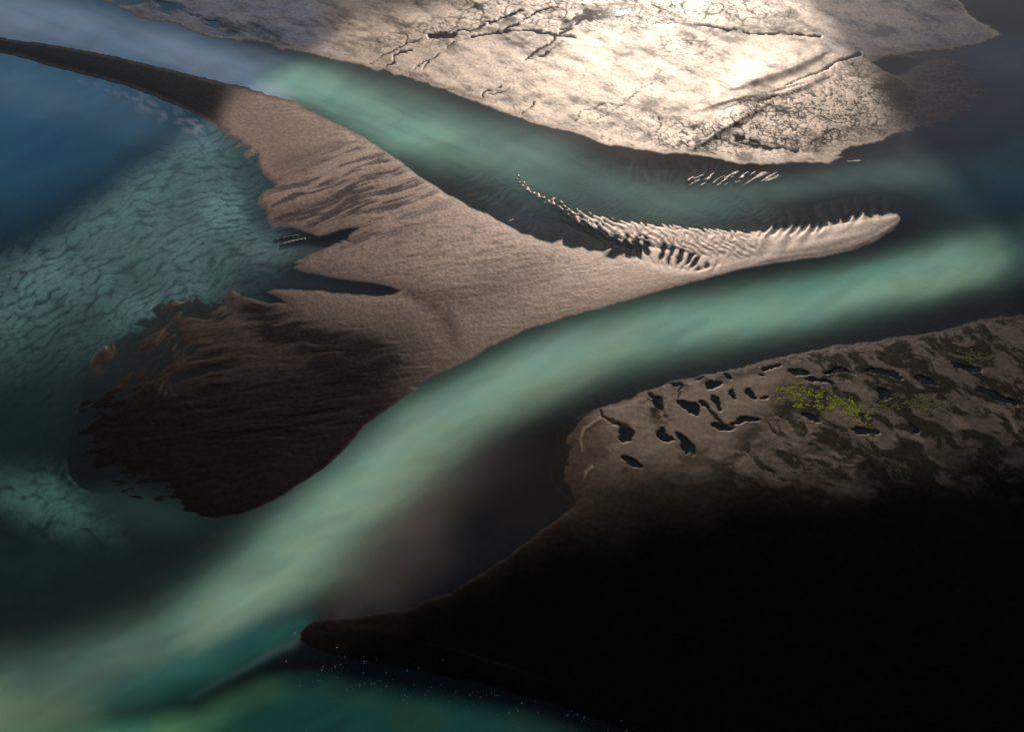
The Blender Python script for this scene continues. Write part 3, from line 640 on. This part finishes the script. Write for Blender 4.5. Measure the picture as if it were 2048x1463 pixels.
# main channel
flow = fl_mn*0.35
M_ = [(2300,450,60,.35),(2100,490,50,.45),(2020,505,46,.55),(1960,518,44,.8),(1910,526,43,.95),(1850,542,43,.97),(1750,566,44,.97),(1650,590,46,.97),(1550,612,47,.97),(1450,632,49,.97),(1350,650,50,.97),(1250,670,53,.97),
      (1150,700,52,.95),(1050,743,55,.94),(950,793,57,.94),(850,860,64,.94),(760,930,68,.94),(680,1000,76,.94),(600,1073,80,.92),(520,1143,76,.85),(430,1213,70,.7),(330,1270,66,.52),(200,1320,76,.42),(80,1365,86,.38),(-60,1410,100,.4),(-260,1470,120,.4)]
M_ = [(a, b + 6*(a < 1900) + 8*(a < 700), w*(0.88 if a > 800 else 0.80), st) for a, b, w, st in M_]
plume(stroke(cur1*.25+uw*.75, cur2*.25+vw*.75, M_, 2.3), (0.205, 0.395, 0.315))
plume(0.55*stroke(cur1, cur2, [(1830,512,12,.3),(1780,528,14,.7),(1700,552,14,.8),(1550,590,14,.6),(1400,622,16,.3)], 2), (0.12, 0.36, 0.28))
plume(0.45*stroke(cur1, cur2, [(1960,545,16,.3),(1850,560,20,.7),(1780,570,18,.4)], 2), (0.27, 0.40, 0.24))
plume(0.55*stroke(cur1, cur2, [(1240,690,26,.3),(1150,740,30,.6),(1000,820,34,.8),(860,910,40,.9),(740,1000,44,.9),(640,1090,50,.9),(540,1170,40,.8),(400,1260,36,.6)], 2), (0.27, 0.38, 0.27))
plume(0.35*stroke(cur1, cur2, [(1300,660,16,.6),(1150,680,16,.7),(1000,745,16,.8),(860,830,18,.8),(760,900,20,.7)], 2), (0.28, 0.36, 0.33))
plume(0.30*stroke(cur1, cur2, [(1000,900,50,.4),(880,980,50,.7),(800,1070,70,.8),(740,1150,64,.7),(680,1210,40,.4)], 2.2), (0.22, 0.19, 0.16))
plume(0.6*blob(cur1, cur2, 1060, 960, 110, 110, -40, 2.5), (0.016, 0.012, 0.010))
plume(0.75*stroke(cur1, cur2, [(600,1250,20,.6),(520,1285,30,.9),(430,1325,34,.9),(330,1370,36,.8),(200,1410,36,.5)], 2.2), (0.02, 0.13, 0.11))
plume(0.5*stroke(cur1, cur2, [(560,1235,14,.6),(500,1275,16,.8),(440,1310,14,.5)], 2), (0.01, 0.06, 0.10))
plume(0.5*stroke(cur1, cur2, [(150,1440,40,.5),(-40,1440,70,1),(-260,1480,100,1)], 2), (0.20, 0.32, 0.18))
plume(0.3*blob(cur1, cur2, 290, 1020, 110, 30, 10, 2), (0.05, 0.12, 0.11)); pass
plume(0.45*blob(cur1, cur2, 10, 860, 110, 90, 0, 2), (0.01, 0.03, 0.028)); plume(0.5*blob(cur1, cur2, 60, 1130, 200, 60, -8, 2), (0.01, 0.03, 0.025))
plume(0.12*blob(cur1, cur2, 330, 1180, 330, 70, -20, 2), (0.03, 0.09, 0.065))
# green water along the bottom
bt_ = sst(0, 70, sdpoly(cur1, cur2, [(380,1400),(520,1345),(640,1335),(760,1345),(900,1375),(1050,1410),(1180,1450),(1280,1500),(1400,1700),(-300,1800),(-300,1500)]))
plume(0.9*bt_, (0.06, 0.26, 0.16)); plume(0.4*bt_*sst(-.2, .4, vn(uw/120, vw/60, 3)), (0.13, 0.24, 0.07))
plume(0.5*stroke(uw, vw, [(612,1262,5,.6),(585,1285,9,.8),(540,1305,7,.9),(500,1330,5,.7),(450,1355,4,.5),(380,1395,4,.3)], 2), (0.07, 0.13, 0.14))

sm1 = fbm((uw+0.3*vw)/95 + 0.6*fl_mn, (vw+0.3*uw)/48, 4, 2, .55); sm2 = fbm(uw/60, vw/34, 3, 4, .6)
T = np.clip(T*(1+0.10*sm1), 0, .98)
WC = WC*(1+0.13*sm1[..., None])*(1+sm2[..., None]*np.array([0.10, 0.0, -0.06], F))
iw = np.arange(uw.size, dtype=np.int64).reshape(uw.shape)
qw = np.stack([iw[:-1, :-1], iw[1:, :-1], iw[1:, 1:], iw[:-1, 1:]], -1).reshape(-1, 4)
Pw = np.stack([Xw, Yw, np.zeros_like(Xw)], -1).reshape(-1, 3)
bw = np.concatenate([iw[0, :], iw[1:, -1], iw[-1, -2::-1], iw[-2:0:-1, 0]])
o2 = outer(Pw[bw], 25.0); nb = len(bw); n0 = len(Pw)
ring_q = np.array([(bw[i], bw[(i+1) % nb], n0+(i+1) % nb, n0+i) for i in range(nb)])
wcol = np.concatenate([WC, T[..., None]], -1).reshape(-1, 4)
wcol = np.concatenate([wcol, wcol[bw]])
me = mesh_from('river_water', np.concatenate([Pw, o2]), np.concatenate([qw, ring_q])); attr(me, 'silt', 'FLOAT_COLOR', wcol)
mat_w, nt, L = new_mat('silty_water')
out = N(nt, 'ShaderNodeOutputMaterial'); at = N(nt, 'ShaderNodeAttribute', attribute_name='silt'); tc = N(nt, 'ShaderNodeTexCoord')
tr = N(nt, 'ShaderNodeBsdfTransparent'); tr.inputs['Color'].default_value = (0.80, 0.88, 0.90, 1)
df = N(nt, 'ShaderNodeBsdfDiffuse'); L.new(at.outputs['Color'], df.inputs['Color'])
m1 = N(nt, 'ShaderNodeMixShader'); L.new(at.outputs['Alpha'], m1.inputs[0]); L.new(tr.outputs[0], m1.inputs[1]); L.new(df.outputs[0], m1.inputs[2])
nz = N(nt, 'ShaderNodeTexNoise', Scale=0.6, Detail=3.0, Roughness=0.6); L.new(tc.outputs['Object'], nz.inputs['Vector'])
bp = N(nt, 'ShaderNodeBump', Strength=0.10, Distance=0.4); L.new(nz.outputs['Fac'], bp.inputs['Height'])
gl = N(nt, 'ShaderNodeBsdfGlossy', Roughness=0.08); L.new(bp.outputs[0], gl.inputs['Normal'])
fr = N(nt, 'ShaderNodeFresnel', IOR=1.33); L.new(bp.outputs[0], fr.inputs['Normal'])
ge = N(nt, 'ShaderNodeNewGeometry'); io = N(nt, 'ShaderNodeMapRange'); io.inputs['To Min'].default_value = 1.33; io.inputs['To Max'].default_value = 1/1.33
L.new(ge.outputs['Backfacing'], io.inputs['Value']); L.new(io.outputs[0], fr.inputs['IOR'])
m2 = N(nt, 'ShaderNodeMixShader'); L.new(fr.outputs[0], m2.inputs[0]); L.new(m1.outputs[0], m2.inputs[1]); L.new(gl.outputs[0], m2.inputs[2])
L.new(m2.outputs[0], out.inputs['Surface'])
me.materials.append(mat_w)
wo = bpy.data.objects.new('river_water', me); C.objects.link(wo)
tag(wo, 'river water in braided channels with milky turquoise silt streaks', kind='structure')

# ------------------------------------------------------------------ moss and foam
rr_ = np.random.RandomState(3)
def height(a, b):
    i = min(max(int((a-U0)/STEP), 0), NU-1); j = min(max(int((b-V0)/STEP), 0), NV-1); return float(H[j, i])
ico = []
t_ = (1+5**.5)/2
IV = np.array([(-1,t_,0),(1,t_,0),(-1,-t_,0),(1,-t_,0),(0,-1,t_),(0,1,t_),(0,-1,-t_),(0,1,-t_),(t_,0,-1),(t_,0,1),(-t_,0,-1),(-t_,0,1)], float); IV /= np.linalg.norm(IV[0])
IF = [(0,11,5),(0,5,1),(0,1,7),(0,7,10),(0,10,11),(1,5,9),(5,11,4),(11,10,2),(10,7,6),(7,1,8),(3,9,4),(3,4,2),(3,2,6),(3,6,8),(3,8,9),(4,9,5),(2,4,11),(6,2,10),(8,6,7),(9,8,1)]
def lumps(name, pts, mat, co=None, fa=None):
    co = co or []; fa = fa or []
    for (x, y, z, r, hgt) in pts:
        k = len(co); a = rr_.rand()*6.3; c, s_ = math.cos(a), math.sin(a); e = rr_.uniform(.6, 1.5)
        for q in IV*(1+rr_.uniform(-.25, .25, (12, 1))):
            X_, Y_ = q[0]*e*r, q[1]/e*r; co.append((x+X_*c-Y_*s_, y+X_*s_+Y_*c, z+q[2]*hgt))
        fa += [tuple(k+i for i in f) for f in IF]
    me = bpy.data.meshes.new(name); me.from_pydata(co, [], fa); me.materials.append(mat)
    o = bpy.data.objects.new(name, me); C.objects.link(o); return o
def plain(name, col, rough, var=0.3):
    m, nt, L = new_mat(name); out = N(nt, 'ShaderNodeOutputMaterial'); p = N(nt, 'ShaderNodeBsdfPrincipled', Roughness=rough)
    tc = N(nt, 'ShaderNodeTexCoord'); nz = N(nt, 'ShaderNodeTexNoise', Scale=0.5, Detail=3.0); L.new(tc.outputs['Object'], nz.inputs['Vector'])
    cr = N(nt, 'ShaderNodeValToRGB'); cr.color_ramp.elements[0].position = .35; cr.color_ramp.elements[1].position = .65
    cr.color_ramp.elements[0].color = tuple(c*(1-var) for c in col)+(1,); cr.color_ramp.elements[1].color = tuple(c*(1+var) for c in col)+(1,)
    L.new(nz.outputs['Fac'], cr.inputs[0]); L.new(cr.outputs[0], p.inputs['Base Color']); p.inputs['Specular IOR Level'].default_value = .2
    L.new(p.outputs[0], out.inputs['Surface']); return m
mat_moss = plain('moss', (0.11, 0.125, 0.012), .9, .6)
mat_moss2 = plain('dull_moss', (0.045, 0.052, 0.010), .9, .4)
mat_foam = plain('foam', (0.32, 0.34, 0.33), .8, .1)
for (cx, cy, rx, ry, an, n, mt, lb) in [
    (1590,790,30,20,10,420,mat_moss,'bright yellow-green moss patch beside the smooth pale sand of the bank, leftmost of all'),
    (1652,804,30,18,30,360,mat_moss,'bright yellow-green moss patch lying just above a long black pool'),
    (1706,824,34,18,40,320,mat_moss,'yellow-green moss patch streaking down onto bare grey sand'),
    (1772,812,26,14,0,160,mat_moss2,'small dull green moss patch around a black hollow'),
    (1842,806,44,12,12,240,mat_moss2,'dull green moss patch drawn out flat between pale sand and black ground'),
    (1940,712,34,9,10,130,mat_moss2,'dull olive moss strip far right, nearest the river edge of the bank')]:
    pts = []; k = 0; t0 = math.radians(an)
    while len(pts) < n and k < 8000:
        k += 1
        a = rr_.uniform(0, 6.2832); d = math.sqrt(rr_.rand())*1.35; x_, y_ = math.cos(a)*d*rx, math.sin(a)*d*ry
        pu_, pv_ = cx+x_*math.cos(t0)-y_*math.sin(t0), cy+x_*math.sin(t0)+y_*math.cos(t0)
        if float(fbm(np.array([(pu_-0.4*pv_)/13.0]), np.array([(pv_+0.3*pu_)/7.0]), 3, 4)[0]) < -0.12 + 0.42*(d-0.55): continue
        gx, gy = ground(pu_, pv_); r_ = rr_.uniform(.2, .8)
        pts.append((gx, gy, height(pu_, pv_)+0.02, r_, r_*.35))
    tag(lumps('moss_patch', pts, mt), lb, 'moss', 'moss patches on the marshy bank', 'stuff')
pts = []
arcs = [((640,1322),(760,1326),8,90), ((600,1345),(1000,1400),16,300), ((700,1375),(960,1415),10,150), ((930,1395),(1270,1462),14,260), ((560,1300),(900,1360),26,120), ((560,1400),(1200,1500),50,110)]
for (p0, p1, sg, n) in arcs:
    for _ in range(n):
        t = rr_.rand(); pu_ = p0[0]+(p1[0]-p0[0])*t + rr_.randn()*3; pv_ = p0[1]+(p1[1]-p0[1])*t + rr_.randn()*sg
        if math.sin(pu_/23.0+pv_/9.0)+0.6*math.sin(pu_/7.1) < rr_.uniform(-1.0, 2.0): continue
        gx, gy = ground(pu_, pv_); r_ = 0.08+0.36*rr_.rand()**5
        pts.append((gx, gy, max(0, height(pu_, pv_))+0.02, r_, r_*.3))
tag(lumps('foam_flecks', pts, mat_foam), 'tiny white flecks of foam drifting off the dark shore at the bottom', kind='stuff')

# ------------------------------------------------------------------ clouds (above and behind the frame; their shade falls on the delta)
mat_c, nt, L = new_mat('cloud')
out = N(nt, 'ShaderNodeOutputMaterial'); d = N(nt, 'ShaderNodeBsdfDiffuse'); d.inputs['Color'].default_value = (.8, .8, .8, 1)
t2 = N(nt, 'ShaderNodeBsdfTranslucent'); t2.inputs['Color'].default_value = (.8, .8, .8, 1)
a1 = N(nt, 'ShaderNodeMixShader'); a1.inputs[0].default_value = 0.4; L.new(d.outputs[0], a1.inputs[1]); L.new(t2.outputs[0], a1.inputs[2]); L.new(a1.outputs[0], out.inputs['Surface'])
def thin_cloud(m, k):
    m = m.copy(); nt = m.node_tree; a = nt.nodes.new('ShaderNodeMixShader'); a.inputs[0].default_value = k; t = nt.nodes.new('ShaderNodeBsdfTransparent')
    o = nt.nodes['Material Output']; nt.links.new(o.inputs[0].links[0].from_socket, a.inputs[1]); nt.links.new(t.outputs[0], a.inputs[2]); nt.links.new(a.outputs[0], o.inputs[0]); return m
mat_c2 = thin_cloud(mat_c, 0.52)
def cloud(poly, z, mat=None, cell=12.0, thick=0.3, tmax=110):
    g = np.array([ground(a, b) for a, b in poly]); t = z/SD[2]
    g = g + SD[:2]*t
    x0, y0 = g.min(0)-cell; x1, y1 = g.max(0)+cell
    nx = int(min(260, (x1-x0)/cell)); ny = int(min(260, (y1-y0)/cell))
    gx, gy = np.meshgrid(np.linspace(x0, x1, nx).astype(F), np.linspace(y0, y1, ny).astype(F))
    wx = gx + 6*fbm(gx/60, gy/60, 3, 1); wy = gy + 6*fbm(gx/60, gy/60, 3, 3)
    sd = sdpoly(wx, wy, g)
    keep = sd > 0
    puff = 0.6+0.4*fbm(gx/140, gy/140, 4, 2)
    top = z + np.minimum(np.maximum(sd, 0)*thick, tmax)*puff; bot = z - np.minimum(np.maximum(sd, 0)*thick*0.3, 25)*puff
    n = nx*ny; ii = np.arange(n).reshape(ny, nx)
    ck = keep[:-1, :-1] & keep[1:, 1:] & keep[1:, :-1] & keep[:-1, 1:]
    q = np.stack([ii[:-1, :-1], ii[:-1, 1:], ii[1:, 1:], ii[1:, :-1]], -1)[ck]
    co = np.concatenate([np.stack([gx, gy, top], -1).reshape(-1, 3), np.stack([gx, gy, bot], -1).reshape(-1, 3)])
    qq = np.concatenate([q, q[:, ::-1]+n])
    vi, inv = np.unique(qq, return_inverse=True)
    me = mesh_from('cloud', co[vi], inv.reshape(-1, 4)); me.materials.append(mat or mat_c)
    o = bpy.data.objects.new('cloud', me); C.objects.link(o); return tag(o, kind='structure')
cloud([(985,-30),(925,12),(860,26),(800,34),(735,42),(690,70),(642,108),(600,136),(555,156),(505,188),(465,220),(427,242),(385,278),(342,309),(266,354),(205,412),(147,456),(60,500),(0,528),(-120,570),(-420,640),(-700,300),(-500,-330),(900,-330)], 900, mat_c2)
cloud([(1560,-60),(1590,0),(1612,24),(1638,48),(1655,75),(1678,98),(1692,118),(1712,150),(1745,200),(1780,240),(1830,290),(1880,350),(1940,410),(1985,460),(2010,520),(2010,600),(2040,660),(2150,700),(2700,640),(2700,-330),(1560,-330)], 900, mat_c2)
cloud([(2600,880),(2000,900),(1750,950),(1500,975),(1300,1010),(1120,1060),(980,1110),(860,1170),(760,1215),(680,1240),(600,1280),(500,1345),(420,1400),(300,1480),(200,1700),(500,2100),(2600,2100)], 700)  # unseen cloud added to darken the lower right
